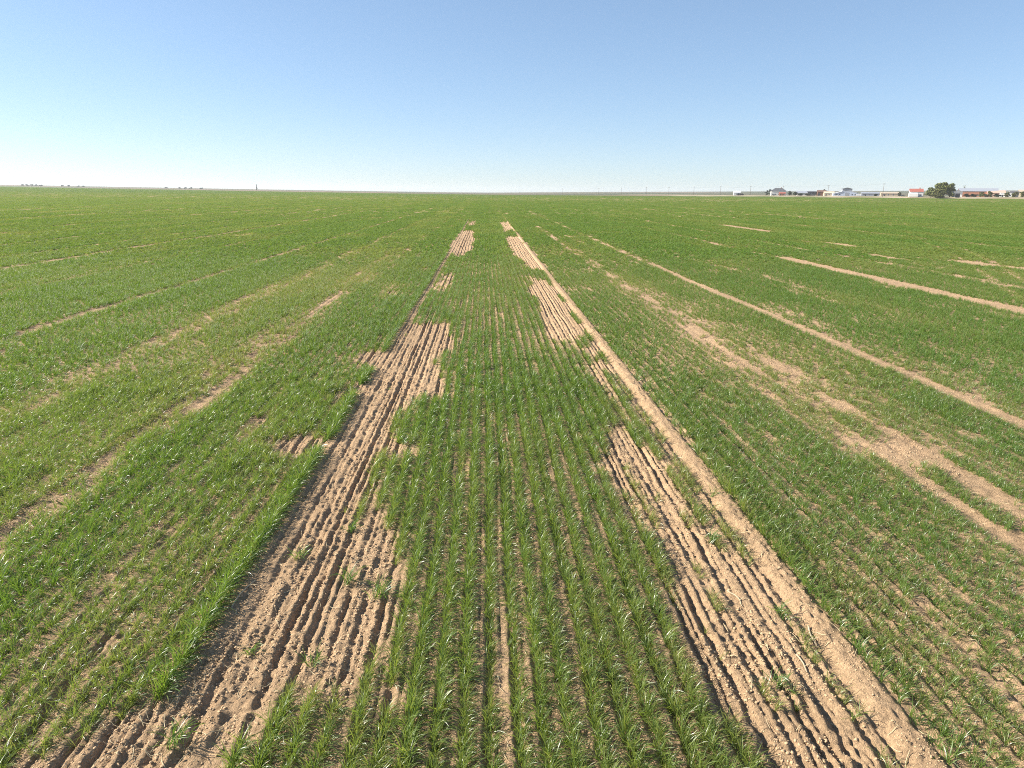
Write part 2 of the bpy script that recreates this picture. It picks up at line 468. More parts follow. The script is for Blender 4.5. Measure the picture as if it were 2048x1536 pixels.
# ------------------------------------------------------------------ wheat blades
def blades(n, seed, L=(.15, .28), W=(.005, .008), lean=(.1, .7), curve=(.5, 2.2), spread=(.03, .03), seg=5, bias=0.55, wl=1.0):
    """n arching leaves from a common base; returns V, quads, tris, blade attr (random, along, tipness)"""
    r = np.random.default_rng(seed)
    az = np.where(r.random(n) < bias, r.normal(0.0, 0.75, n), r.uniform(-math.pi, math.pi, n))
    ln = r.uniform(*L, n); wd = r.uniform(*W, n) * wl
    th0 = r.uniform(*lean, n); cv = r.uniform(*curve, n)
    bx = r.normal(0, spread[0], n); by = r.uniform(-spread[1], spread[1], n)
    s = np.linspace(0, 1, seg + 1)
    th = th0[:, None] + cv[:, None] * s[None] ** 1.6          # angle from vertical along the leaf
    ds = ln[:, None] / seg
    thm = (th[:, 1:] + th[:, :-1]) / 2
    hor = np.concatenate([np.zeros((n, 1)), np.cumsum(np.sin(thm) * ds, 1)], 1)
    ver = np.concatenate([np.zeros((n, 1)), np.cumsum(np.cos(thm) * ds, 1)], 1)
    side = r.normal(0, .25, n)[:, None] * s[None] ** 2 * ln[:, None]
    dx = np.cos(az)[:, None]; dy = np.sin(az)[:, None]
    cx = bx[:, None] + dx * hor - dy * side
    cyy = by[:, None] + dy * hor + dx * side
    cz = np.maximum(ver, 0.004)
    prof = np.interp(s, [0, .12, .5, .85, 1], [.55, .9, 1.0, .6, .06])
    hw = wd[:, None] * prof[None] / 2
    tw = r.normal(0, .5, n)[:, None] + r.normal(0, .9, n)[:, None] * s[None]        # twist
    # side vector: horizontal across the leaf, rotated about the leaf tangent
    ct, st = np.cos(tw), np.sin(tw)
    nxv = -np.sin(0)  # unused
    ux, uy = -dy * ct, dx * ct
    nvx, nvy, nvz = -np.cos(th) * dx, -np.cos(th) * dy, np.sin(th)
    sxv = ux + nvx * st; syv = uy + nvy * st; szv = nvz * st
    A = np.stack([cx - sxv * hw, cyy - syv * hw, cz - szv * hw], -1)
    B = np.stack([cx + sxv * hw, cyy + syv * hw, cz + szv * hw], -1)
    V = np.stack([A, B], 2).reshape(n, -1, 3)
    m_ = V.shape[1]
    q = np.array([(2 * i, 2 * i + 1, 2 * i + 3, 2 * i + 2) for i in range(seg)])
    Q = (q[None] + (np.arange(n) * m_)[:, None, None]).reshape(-1, 4)
    rnd = np.repeat(r.random(n), m_)
    al = np.tile(np.repeat(s, 2), n)
    tip = np.repeat((r.random(n) < .22) * r.uniform(.4, .9, n), m_)
    return V.reshape(-1, 3), Q, np.stack([rnd, al, tip, np.ones_like(al)], -1)

far_mt = leaf_material('wheat_leaf_far', (0.075, 0.158, 0.025), (0.135, 0.235, 0.040), (0.33, 0.31, 0.10), trans=.42, rough=.6, spec=.35)
mid_mt = leaf_material('wheat_leaf_mid', (0.075, 0.158, 0.025), (0.135, 0.235, 0.040), (0.33, 0.31, 0.10), trans=.42, rough=.5, spec=.5)
wheat_mt = leaf_material('wheat_leaf', (0.075, 0.158, 0.025), (0.135, 0.235, 0.040), (0.33, 0.31, 0.10), trans=.42)

def blade_mesh(name, parts, mat):
    Vs, Qs, As = [], [], []; o = 0
    for V, Q, A in parts:
        Vs.append(V); Qs.append(Q + o); As.append(A); o += len(V)
    me = mesh_np(name, np.concatenate(Vs), np.concatenate(Qs), mat, smooth=True)
    a = me.color_attributes.new('blade', 'FLOAT_COLOR', 'POINT')
    a.data.foreach_set('color', np.concatenate(As).astype(np.float32).ravel())
    return me

proto = bpy.data.collections.new('wheat_variants')       # not linked to the scene; only instanced
def add_proto(col, name, me):
    o = bpy.data.objects.new(name, me); col.objects.link(o); return o

LOD = {}
k = 0
def variants(key, nvar, fn, mat=None):
    global k
    LOD[key] = (k, nvar)
    for i in range(nvar):
        add_proto(proto, 'variant_%02d' % k, blade_mesh('wheat_variant', fn(i), mat or wheat_mt)); k += 1

variants('near', 12, lambda i: [blades(8, 100 + i, L=(.17, .29), lean=(.03, .4), curve=(.1, 1.0), spread=(.016, .018), bias=.3),
                                blades(8, 150 + i, L=(.16, .30), W=(.006, .009), lean=(.3, .9), curve=(.8, 2.0), spread=(.018, .018), bias=.7)])
variants('mid', 8, lambda i: [blades(14, 200 + i, L=(.17, .29), lean=(.03, .4), curve=(.1, 1.0), spread=(.02, .06), bias=.3, seg=3, wl=1.5),
                               blades(13, 250 + i, L=(.16, .30), lean=(.3, .85), curve=(.8, 2.0), spread=(.022, .06), bias=.65, seg=3, wl=1.5)], mid_mt)
variants('far', 6, lambda i: [blades(34, 300 + i, spread=(.035, .20), seg=2, wl=2.8)], far_mt)
variants('far2', 5, lambda i: [blades(100, 400 + i, spread=(.30, .55), seg=2, wl=6.0)], far_mt)
variants('far3', 4, lambda i: [blades(130, 500 + i, spread=(1.1, 2.2), seg=2, wl=22.0)], far_mt)

# ------------------------------------------------------------------ scatter the crop along the drill rows
AZL, AZR = R(-38.5), R(42)
def in_view(x, y, pad=1.5):
    a = np.arctan2(x, y + 1.5)
    return (a > AZL) & (a < AZR) & (y > 2.8)

P_, R_, S_, I_, T_ = [], [], [], [], []
def scatter(key, ya, yb, step, keep_bias=1.0, jitx=.017, wide=None, rowstep=1, hs=1.0, fade=(0, 1, 9e3, 9.1e3)):
    """one plant unit every `step` metres of row between ya and yb"""
    xl, xr = math.tan(AZL) * (yb + 1.5), math.tan(AZR) * (yb + 1.5)
    ks = np.arange(math.floor((xl - ROW0) / ROW), math.ceil((xr - ROW0) / ROW), rowstep)
    yy = np.arange(ya, yb, step)
    KX, YY = np.meshgrid(ks, yy)
    kx = KX.ravel(); y = YY.ravel() + rng.uniform(-.5, .5, kx.size) * step
    x = kx * ROW + ROW0
    ok = in_view(x, y)
    kx, x, y = kx[ok], x[ok], y[ok]
    if y.size == 0: return
    x = x + (vnoise(y * 0.5, kx * 7.3, 51) - .5) * 0.05
    x = x + rng.normal(0, 1, x.size) * np.where((x < -2.9) | (x > 3.5), jitx * 2.4, jitx) + (rowstep > 1) * rng.uniform(-.5, .5, x.size) * ROW * rowstep
    ok = (y < edge_y(x) - 3)
    ok &= rng.random(x.size) < np.clip((y - fade[0]) / (fade[1] - fade[0]), 0, 1) * np.clip((fade[3] - y) / (fade[3] - fade[2]), 0, 1)
    # skip the ridge beside the right hand strip
    ok &= ~((np.abs(x - 3.22) < .13) & (y < 75))
    kx, x, y = kx[ok], x[ok], y[ok]
    bare = bareness(x, y)
    clump = vnoise(y * (1.6 if step < .3 else .5), kx * 5.1, 91) * .62 + rng.random(x.size) * .38
    if step > 1:
        clump = rng.random(x.size)
    keep = clump > bare * 1.02
    kx, x, y, bare = kx[keep], x[keep], y[keep], bare[keep]
    vig = 0.55 + 0.55 * fbm(x * .9, y * .35, 95) + 0.25 * vnoise(y * 2.5, kx * 9.1, 96)
    pas = np.floor((x + 2.55) / 3.2)                       # each drill pass came up a little differently
    vig = vig * (.92 + .16 * _hash(pas, pas * 0, 99))
    vig = vig * np.where(x > 3.4, .66, np.where(x < -2.5, .76, .80))
    sc = vig * (1 - .38 * bare) * rng.uniform(.82, 1.15, x.size) * hs
    # the outermost row along the left strip stands tall
    sc = np.where(np.abs(x + 2.66) < .1, np.maximum(sc, .95) * 1.05, sc)
    i0, n = LOD[key]
    z = ground_z(x, y, rough=False) + 0.10 * (fbm(x * .12, y * .12, 66) - .5) * sstep(0, 4, np.hypot(x, y)) - .004
    P_.append(np.stack([x, y, z], -1))
    rot = np.zeros((x.size, 3)); rot[:, 2] = rng.normal(0, .55, x.size) if key == 'near' else rng.normal(0, .12, x.size) + math.pi * (rng.random(x.size) < .25)
    rot[:, 0] = rng.normal(0, .08, x.size); rot[:, 1] = rng.normal(0, .08, x.size)
    if key in ('far2', 'far3'): rot[:, :2] = 0
    R_.append(rot)
    s3 = np.stack([sc, sc, sc * rng.uniform(.9, 1.1, x.size)], -1)
    if key in ('far', 'far2', 'far3'): s3[:, :2] = 1
    S_.append(s3)
    I_.append(i0 + rng.integers(0, n, x.size))
    tint = np.clip(.04 + .45 * bare + .55 * (fbm(x * .35, y * .12, 97) - .5) + rng.normal(0, .05, x.size), 0, .75)
    tint = np.clip(tint + .16 * (_hash(pas, pas * 0 + 3, 98) - .45) + .14 * (fbm(x * .05, y * .012, 94) - .5), 0, .75)
    tint = np.where(np.abs(x + 2.66) < .1, tint * .25, tint)
    T_.append(tint)

scatter('near', 2.8, 17, .029, fade=(2, 2.5, 13, 17))
scatter('mid', 13, 50, .105, jitx=.018, fade=(13, 17, 36, 50))
scatter('far', 36, 140, .36, jitx=.03, fade=(36, 50, 95, 140))
scatter('far2', 95, 400, 1.1, rowstep=5, jitx=.1, fade=(95, 140, 280, 400))
scatter('far3', 280, 1250, 4.4, rowstep=20, jitx=.5, fade=(280, 400, 1300, 1400))
P = np.concatenate(P_); Ro = np.concatenate(R_); S = np.concatenate(S_); I = np.concatenate(I_); T = np.concatenate(T_)
print('wheat instances', len(P), [len(a) for a in P_])

def instancer(name, P, Ro, S, I, T, collection, label):
    me = bpy.data.meshes.new(name)
    me.vertices.add(len(P)); me.vertices.foreach_set('co', P.astype(np.float32).ravel())
    for an, ty, arr, key in (('rot', 'FLOAT_VECTOR', Ro, 'vector'), ('scl', 'FLOAT_VECTOR', S, 'vector'), ('tint', 'FLOAT', T, 'value'), ('pick', 'INT', I, 'value')):
        a = me.attributes.new(an, ty, 'POINT')
        a.data.foreach_set(key, arr.astype(np.int32 if ty == 'INT' else np.float32).ravel())
    o = link(name, me)
    ng = bpy.data.node_groups.new(name + '_scatter', 'GeometryNodeTree')
    ng.interface.new_socket('Geometry', in_out='INPUT', socket_type='NodeSocketGeometry')
    ng.interface.new_socket('Geometry', in_out='OUTPUT', socket_type='NodeSocketGeometry')
    gi = ng.nodes.new('NodeGroupInput'); go = ng.nodes.new('NodeGroupOutput')
    ci = ng.nodes.new('GeometryNodeCollectionInfo')
    ci.inputs['Collection'].default_value = collection
    ci.inputs['Separate Children'].default_value = True
    ci.inputs['Reset Children'].default_value = True
    ip = ng.nodes.new('GeometryNodeInstanceOnPoints')
    ip.inputs['Pick Instance'].default_value = True
    def named(n, ty):
        q = ng.nodes.new('GeometryNodeInputNamedAttribute'); q.data_type = ty; q.inputs['Name'].default_value = n
        return q.outputs['Attribute']
    e2r = ng.nodes.new('FunctionNodeEulerToRotation')
    L = ng.links.new
    L(gi.outputs[0], ip.inputs['Points']); L(ci.outputs[0], ip.inputs['Instance'])
    L(named('pick', 'INT'), ip.inputs['Instance Index'])
    L(named('rot', 'FLOAT_VECTOR'), e2r.inputs[0]); L(e2r.outputs[0], ip.inputs['Rotation'])
    L(named('scl', 'FLOAT_VECTOR'), ip.inputs['Scale'])
    L(ip.outputs[0], go.inputs[0])
    md = o.modifiers.new('scatter', 'NODES'); md.node_group = ng
    return o

wheat = instancer('wheat_crop', P, Ro, S, I, T, proto, None)
tag(wheat, 'young green wheat crop growing in drilled rows across the field', 'crop', kind='stuff')

# ------------------------------------------------------------------ clods and straw on the soil
clod_mt = plain('clod_soil', (0.48, 0.335, 0.20), .95, .1, .25, 30)
straw_mt = plain('dry_straw', (0.50, 0.40, 0.24), .7, .3, .25, 20)
stalk_mt = plain('dry_stalk', (0.40, 0.33, 0.22), .75, .3, .3, 30)
clods = bpy.data.collections.new('clod_variants')
def ico(sub):
    import bmesh
    bm = bmesh.new(); bmesh.ops.create_icosphere(bm, subdivisions=sub, radius=1)
    V = np.array([v.co for v in bm.verts]); Fq = np.array([[v.index for v in f.verts] for f in bm.faces]); bm.free()
    return V, Fq
iv, iF = ico(2)
for i in range(6):
    r = np.random.default_rng(900 + i)
    V = iv * (1 + .55 * (vnoise(iv[:, 0] * 1.4 + i * 9, iv[:, 1] * 1.4 + iv[:, 2] * 1.1, 7) - .5))[:, None]
    V = V + r.normal(0, .15, V.shape)
    V = V * np.array([1.25, .95, .55])
    add_proto(clods, 'clod_%02d' % i, mesh_np('clod', V, iF, clod_mt))
n = 260000
cyv = 3 + 19 * rng.random(n) ** 1.5
cxv = rng.uniform(-4.5, 4.5, n) * np.clip(cyv / 6, .9, 1.6)
bb = bareness(cxv, cyv)
ok = in_view(cxv, cyv) & (bb + rng.random(n) * .5 > .72) & (fbm(cxv * 2, cyv * 1.5, 111) + rng.normal(0, .12, n) > .42)
cxv, cyv = cxv[ok], cyv[ok]
cs = (.0025 + .0105 * rng.random(len(cxv)) ** 3.0) * np.where(np.abs(cxv - 3.2) < .25, .7, 1)
cz = ground_z(cxv, cyv) + cs * .1
CP = np.stack([cxv, cyv, cz], -1)
# crumbs along the wheel-edge of the right hand track
print('clods', len(cxv))
cl = instancer('soil_clods', CP, rng.uniform(-3, 3, (len(cxv), 3)) * np.array([.15, .15, 1]), np.repeat(cs[:, None], 3, 1), rng.integers(0, 6, len(cxv)), cxv * 0, clods, None)
tag(cl, 'crumbly tan soil clods scattered over the bare strips', 'soil clods', kind='stuff')

# dry straw litter: bent strips lying on the soil
n = 7000
sy = 3 + 17 * rng.random(n) ** 1.4
sx_ = rng.uniform(-5, 5, n) * np.clip(sy / 6, .9, 2.0)
ok = in_view(sx_, sy) & (rng.random(n) < .25 + .5 * (fbm(sx_ * .8, sy * .4, 121) > .5))
sx_, sy = sx_[ok], sy[ok]
n = len(sx_)
an = rng.normal(1.4, .9, n); ln = rng.uniform(.03, .16, n); wd = rng.uniform(.0015, .0035, n)
tt = np.linspace(-.5, .5, 4)
bend = rng.normal(0, .25, n)
px = sx_[:, None] + np.cos(an)[:, None] * ln[:, None] * tt - np.sin(an)[:, None] * ln[:, None] * bend[:, None] * tt ** 2
py = sy[:, None] + np.sin(an)[:, None] * ln[:, None] * tt + np.cos(an)[:, None] * ln[:, None] * bend[:, None] * tt ** 2
pz = ground_z(px, py) + .006 + rng.uniform(0, .012, (n, 4))
ox, oy = -np.sin(an)[:, None] * wd[:, None], np.cos(an)[:, None] * wd[:, None]
SV = np.stack([np.stack([px - ox, py - oy, pz], -1), np.stack([px, py, pz + wd[:, None] * 1.2], -1), np.stack([px + ox, py + oy, pz], -1)], 2).reshape(-1, 3)
q = []
for i in range(3):
    q += [(3 * i, 3 * i + 1, 3 * i + 4, 3 * i + 3), (3 * i + 1, 3 * i + 2, 3 * i + 5, 3 * i + 4)]
SQ = (np.array(q)[None] + (np.arange(n) * 12)[:, None, None]).reshape(-1, 4)
tag(link('straw_litter', mesh_np('straw_litter', SV, SQ, straw_mt, True)), 'thin dry straw bits lying between the wheat rows', 'straw', kind='stuff')

# ------------------------------------------------------------------ things lying or standing alone on the bare strips
def gz(x, y):
    return float(ground_z(np.array([x]), np.array([y]))[0])

def stalk(x0, y0, x1, y1, rad, sag, label):
    d = math.hypot(x1 - x0, y1 - y0); cx_, cy__ = (x0 + x1) / 2, (y0 + y1) / 2
    root = empty('dry_stalk', (cx_, cy__, gz(cx_, cy__)))
    tag(root, label, 'stalk', 'dry stalks lying on the bare soil')
    pts = []
    for i in range(8):
        t_ = i / 7
        x = x0 + (x1 - x0) * t_ - (y1 - y0) / d * sag * math.sin(t_ * math.pi)
        y = y0 + (y1 - y0) * t_ + (x1 - x0) / d * sag * math.sin(t_ * math.pi)
        zb = max(gz(x + .03 * a, y) for a in (-1, 0, 1)) + rad * .9
        pts.append((x - cx_, y - cy__, zb - root.location.z))
    rad_ = [rad * (1 - .45 * i / 7) for i in range(8)]
    m_ = MB(); m_.tube(pts, rad_, 8); m_.build('stem', stalk_mt, root, smooth=True)
    for i in (2, 5):
        p = Vector(pts[i]); q_ = (Vector(pts[i + 1]) - p).normalized()
        m_ = MB(); m_.tube([p - q_ * .006, p, p + q_ * .006], [rad_[i] * 1.05, rad_[i] * 1.45, rad_[i] * 1.05], 8)
        m_.build('node', stalk_mt, root, smooth=True)
    p = Vector(pts[5])
    m_ = MB()
    lv = [p, p + Vector((.03, .02, .012)), p + Vector((.075, .03, .004)), p + Vector((.12, .02, -.004))]
    m_.add([tuple(v + Vector((0, s_ * w_, 0))) for v, w_ in zip(lv, (.003, .005, .004, .0008)) for s_ in (-1, 1)],
           [(0, 1, 3, 2), (2, 3, 5, 4), (4, 5, 7, 6)])
    m_.build('dry_leaf', straw_mt, root, smooth=True)

stalk(-2.52, 6.30, -2.44, 6.82, .009, .02, 'long dark dry stalk in the shadow at the edge of the left bare strip')
stalk(3.08, 5.85, 3.03, 5.55, .009, -.01, 'pale dry stalk lying beside the ridge of the right bare strip')
stalk(2.78, 5.42, 2.77, 5.18, .008, .01, 'short pale stalk in the middle of the right bare strip, nearest the camera')
stalk(2.52, 6.52, 2.57, 6.22, .007, .03, 'thin curved dry stalk on the right bare strip, farthest of the three there')

tuft_mt = leaf_material('wheat_tuft_leaf', (0.075, 0.158, 0.025), (0.135, 0.235, 0.040), (0.33, 0.31, 0.10), trans=.42, inst=False)
root_mt = plain('tuft_root', (0.24, 0.20, 0.10), .9, .1, .2, 40)
def tuft(x, y, n, h, sp, seed, label):
    root = empty('wheat_tuft', (x, y, gz(x, y)))
    tag(root, label, 'wheat tuft', 'wheat tufts standing alone on the bare strips')
    link('leaves', blade_mesh('leaves', [blades(n, seed, L=(.55 * h, h), spread=sp, seg=5, bias=.4)], tuft_mt), root)
    m_ = MB()
    r = np.random.default_rng(seed)
    for i in range(max(3, n // 9)):
        bx, by = r.normal(0, sp[0] * .7), r.uniform(-sp[1], sp[1]) * .8
        m_.tube([(bx, by, -.02), (bx + .003, by, .012), (bx + .006, by + .002, .04)], [.005, .005, .003], 5)
    m_.build('crown', root_mt, root)

tuft(-1.47, 6.78, 46, .30, (.030, .075), 701, 'bushy wheat tuft alone in the middle of the left bare strip')
tuft(-2.12, 7.28, 34, .25, (.026, .06), 702, 'small wheat tuft near the shaded edge of the left bare strip')
tuft(-2.10, 5.58, 22, .20, (.022, .04), 703, 'sparse wheat tuft beside a dark hollow low in the left bare strip')
tuft(-1.52, 5.40, 26, .23, (.022, .05), 704, 'small wheat tuft low at the right side of the left bare strip')
tuft(-1.36, 13.1, 90, .32, (.050, .24), 705, 'tall dark wheat clump jutting into the far half of the left bare strip')
tuft(-1.10, 6.52, 52, .31, (.034, .10), 706, 'wheat tuft at the right edge of the left bare strip casting a broad shadow')
tuft(-1.66, 7.98, 30, .25, (.025, .06), 707, 'wheat tuft in the upper middle of the left bare strip')
tuft(-2.32, 4.50, 40, .28, (.03, .08), 708, 'wheat tuft nearest the camera in the left bare strip')
tuft(-1.32, 11.0, 36, .24, (.04, .10), 709, 'low wheat tuft in the far half of the left bare strip below the tall clump')
tuft(2.66, 7.60, 36, .25, (.026, .09), 710, 'wheat tuft in the upper part of the right bare strip')
tuft(2.89, 6.05, 30, .23, (.026, .09), 711, 'wheat tuft close to the ridge of the right bare strip')
tuft(2.45, 5.02, 30, .22, (.026, .07), 712, 'low wheat tuft on the right bare strip closest to the camera')

# ------------------------------------------------------------------ far settlement and trees
W = dict(
    white=plain('white_render', (.74, .73, .70), .8, .2, .08),
    cream=plain('cream_render', (.62, .52, .38), .85, .2, .1),
    tan=plain('tan_block', (.46, .38, .29), .9, .1, .12),
    brick=plain('red_brick', (.42, .20, .13), .9, .1, .14),
    pink=plain('pink_brick', (.56, .36, .28), .9, .1, .1),
    brown=plain('brown_boards', (.17, .10, .075), .85, .2, .15),
    blue=plain('pale_blue_sheet', (.50, .55, .66), .55, .4, .06),
    grey=plain('grey_sheet', (.30, .32, .36), .6, .4, .1),
    dgrey=plain('dark_slate', (.10, .105, .115), .8, .3, .12),
    wroof=plain('white_sheet_roof', (.70, .71, .74), .5, .4, .06),
    rroof=plain('red_tile_roof', (.36, .12, .09), .85, .2, .15),
    dark=plain('dark_paint_and_shade', (.05, .05, .055), .5, .4, .1),
    glass=plain('window_glass', (.06, .075, .09), .12, .6, .05),
    wood=plain('pole_wood', (.16, .125, .095), .9, .1, .15),
    wire=plain('wire_metal', (.12, .12, .13), .5, .4, .05),
    insul=plain('insulator_glaze', (.35, .36, .38), .3, .5, .05),
    bark=plain('bark', (.11, .085, .06), .95, .1, .2),
    rubber=plain('tyre_rubber', (.03, .03, .03), .9, .2, .1),
    carw=plain('white_car_paint', (.75, .75, .75), .25, .5, .03),
    carr=plain('dark_red_paint', (.22, .05, .05), .3, .5, .05),
)

def tz(x, y):
    return float(terrain(np.array([x]), np.array([y]))[0])

def polar(px_az, D):
    """azimuth in degrees from the rows, distance along the rows"""
    return D * math.tan(R(px_az)), D

def building(name, label, az, D, w, d, h, rh, wall, roof, kind='gable', rot=0.0, nwin=3, door=0.2, cat='house', over=.4, ridge='x', group='buildings of the far settlement', doorw=1.1, doorh=2.1, winh=1.2):
    x, y = polar(az, D)
    root = empty(name, (x, y, tz(x, y) - .15), -R(az) * .8 + R(rot))
    tag(root, label, cat, group)
    hx, hy = w / 2, d / 2
    m_ = MB()
    if kind == 'gable' and ridge == 'x':
        m_.prism_x([(-hy, 0), (hy, 0), (hy, h), (0, h + rh), (-hy, h)], -hx, hx)
    elif kind == 'gable':
        m_.prism([(-hx, 0), (hx, 0), (hx, h), (0, h + rh), (-hx, h)], -hy, hy)
    elif kind == 'mono':
        m_.prism_x([(-hy, 0), (hy, 0), (hy, h + rh), (-hy, h)], -hx, hx)
    else:
        m_.box(-hx, hx, -hy, hy, 0, h)
    m_.build('wall', W[wall], root)
    m_ = MB(); tk = .16
    if kind == 'gable':
        A, B = (hy, hx) if ridge == 'x' else (hx, hy)
        sl = rh / A; e = over
        for s_ in (-1, 1):
            pr = [(s_ * (A + e), h - sl * e + .02), (0, h + rh + .02), (0, h + rh + tk + .02), (s_ * (A + e), h - sl * e + tk + .02)]
            if s_ > 0: pr = pr[::-1]
            if ridge == 'x': m_.prism_x(pr, -B - e, B + e)
            else: m_.prism(pr, -B - e, B + e)
    elif kind == 'hip':
        e = over; a, b_ = hx + e, hy + e; rx = max(hx - hy, .3)
        m_.add([(-a, -b_, h), (a, -b_, h), (a, b_, h), (-a, b_, h), (-a, -b_, h + .15), (a, -b_, h + .15), (a, b_, h + .15), (-a, b_, h + .15), (-rx, 0, h + rh), (rx, 0, h + rh)],
               [(0, 3, 2, 1), (0, 1, 5, 4), (1, 2, 6, 5), (2, 3, 7, 6), (3, 0, 4, 7), (4, 5, 9, 8), (5, 6, 9), (6, 7, 8, 9), (7, 4, 8)])
    elif kind == 'mono':
        m_.prism_x([(-hy - over, h + .02), (hy + over, h + rh + .02), (hy + over, h + rh + .18), (-hy - over, h + .18)], -hx - over, hx + over)
    else:
        m_.box(-hx - .15, hx + .15, -hy - .15, hy + .15, h + .005, h + .3)
    m_.build('roof', W[roof], root)
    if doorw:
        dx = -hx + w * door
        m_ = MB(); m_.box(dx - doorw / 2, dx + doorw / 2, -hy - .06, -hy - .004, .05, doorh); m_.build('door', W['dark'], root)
    for i in range(nwin):
        wx = -hx + w * (i + .5) / nwin
        if doorw and abs(wx - (-hx + w * door)) < doorw / 2 + .8: continue
        m_ = MB(); m_.box(wx - .62, wx + .62, -hy - .05, -hy - .004, 1.0, 1.0 + winh)
        f = m_.build('window', W['white' if wall != 'white' else 'grey'], root)
        m_ = MB(); m_.box(wx - .52, wx + .52, -hy - .075, -hy - .052, 1.1, .9 + winh); m_.build('pane', W['glass'], f)
    return root

AZ = lambda px: math.degrees(math.atan((px - 1024) / 1420 / 1.036)) + 2.2     # picture column of the photo -> azimuth

building('shed', 'small white shed at the far left end of the settlement', AZ(1471), 900, 8, 6, 3.6, 1.8, 'white', 'wroof', nwin=1, cat='shed', door=.75, doorw=2.4, doorh=2.6)
hA = building('house', 'white house with dark grey hipped roof among dark trees', AZ(1554), 870, 17, 9, 5.2, 3.6, 'white', 'dgrey', 'hip', nwin=5)
m_ = MB(); m_.box(2.4, 3.3, -.5, .4, 6.5, 9.6); m_.build('chimney', W['brick'], hA)
building('annex', 'low red-brown outbuilding in front of the grey-roofed white house', AZ(1562), 852, 7, 5, 2.6, 1.2, 'brick', 'rroof', nwin=2, cat='outbuilding')
building('long_house', 'long low white building with grey roof behind a dark hedge', AZ(1604), 860, 15, 8, 3.2, 2.0, 'white', 'grey', nwin=4, door=.9)
building('dark_shed', 'small dark slate-coloured shed beside the long white building', AZ(1620), 850, 8, 6, 4.2, 1.0, 'dgrey', 'dgrey', nwin=1, cat='shed')
building('brown_barn', 'dark brown boarded barn under a dark tree', AZ(1640), 840, 9, 8, 4.6, 1.7, 'brown', 'brown', nwin=2, cat='barn', doorw=2.6, doorh=3)
building('cream_house', 'low cream coloured house next to the dark brown barn', AZ(1655), 830, 10.5, 8, 3.3, 1.5, 'cream', 'cream', nwin=3)
# barn with raised centre
bx, by = polar(AZ(1688), 815)
bn = tag(empty('monitor_barn', (bx, by, tz(bx, by) - .15), -R(AZ(1688)) * .8), 'large pale barn with white sloping wings and raised grey centre', 'barn', 'buildings of the far settlement')
m_ = MB(); m_.prism([(-13, 0), (12, 0), (12, 3.0), (6, 5.0), (-4, 5.0), (-13, 2.4)], -8, 8); m_.build('wall', W['blue'], bn)
m_ = MB(); m_.prism([(-13.6, 2.3), (-4, 5.02), (-4, 5.25), (-13.6, 2.55)], -8.5, 8.5); m_.build('roof', W['wroof'], bn)
m_ = MB(); m_.prism([(6, 5.02), (12.6, 2.85), (12.6, 3.1), (6, 5.25)], -8.5, 8.5); m_.build('roof', W['wroof'], bn)
m_ = MB(); m_.prism([(-4, 5.01), (6, 5.01), (6, 7.6), (1, 8.9), (-4, 7.6)], -8.02, 8.02); m_.build('raised_bay', W['grey'], bn)
m_ = MB(); m_.prism([(-4.5, 7.5), (1, 8.95), (6.5, 7.5), (6.5, 7.72), (1, 9.17), (-4.5, 7.72)], -8.6, 8.6); m_.build('roof', W['dgrey'], bn)
m_ = MB(); m_.box(-1, 3, -8.1, -8.004, 0, 3.8); m_.build('door', W['grey'], bn)
for xx in (-10, -6.5, 6.5, 9.5):
    m_ = MB(); m_.box(xx - .7, xx + .7, -8.06, -8.004, 1.0, 2.1); m_.build('window', W['glass'], bn)
building('grey_shed', 'long low blue-grey shed behind the right of the pale barn', AZ(1740), 850, 22, 9, 3.0, 1.3, 'grey', 'grey', nwin=4, cat='shed')
building('tan_building', 'long low tan building right of the tall utility pole', AZ(1778), 760, 19, 8, 3.0, 1.2, 'tan', 'tan', nwin=4, cat='building')
wh = building('red_roof_house', 'bright white house with red tiled roof left of the big trees', AZ(1829), 690, 11, 9, 4.6, 2.6, 'white', 'rroof', nwin=3)
m_ = MB(); m_.prism_x([(-9, 0), (-4.5, 0), (-4.5, 3.4), (-9, 2.6)], -6.5, 1.0); m_.build('porch', W['white'], wh)
m_ = MB(); m_.box(2.4, 3.2, -.4, .4, 6.5, 8.4); m_.build('chimney', W['brick'], wh)
building('garage', 'white garage with dark open door between big trees and brick hall', AZ(1912), 640, 7, 6, 4.4, 1.5, 'white', 'wroof', nwin=0, cat='garage', door=.5, doorw=3.6, doorh=3.0, ridge='y')  # shade inside the open doorway is painted as a dark panel on the wall
building('brick_hall', 'long red brick hall with grey roof behind a dark hedge', AZ(1952), 675, 31, 11, 5.2, 2.6, 'brick', 'grey', nwin=7, cat='hall')
building('pink_house', 'lower pink brick house at the right end of the brick hall', AZ(1988), 665, 14, 9, 3.8, 2.0, 'pink', 'pink', nwin=4)
building('site_cabin', 'boxy white cabin right of the pink brick house', AZ(2009), 650, 9, 3.5, 3.6, .3, 'white', 'wroof', 'flat', nwin=3, cat='cabin')
building('flat_shed', 'flat dark grey shed near the right picture edge', AZ(2025), 655, 7, 5, 5.0, .5, 'dgrey', 'grey', 'flat', nwin=0, cat='shed', doorw=2.6, doorh=3)
building('sandy_house', 'sandy coloured house cut by the right picture edge', AZ(2052), 665, 14, 9, 4.6, 2.0, 'cream', 'tan', nwin=4)

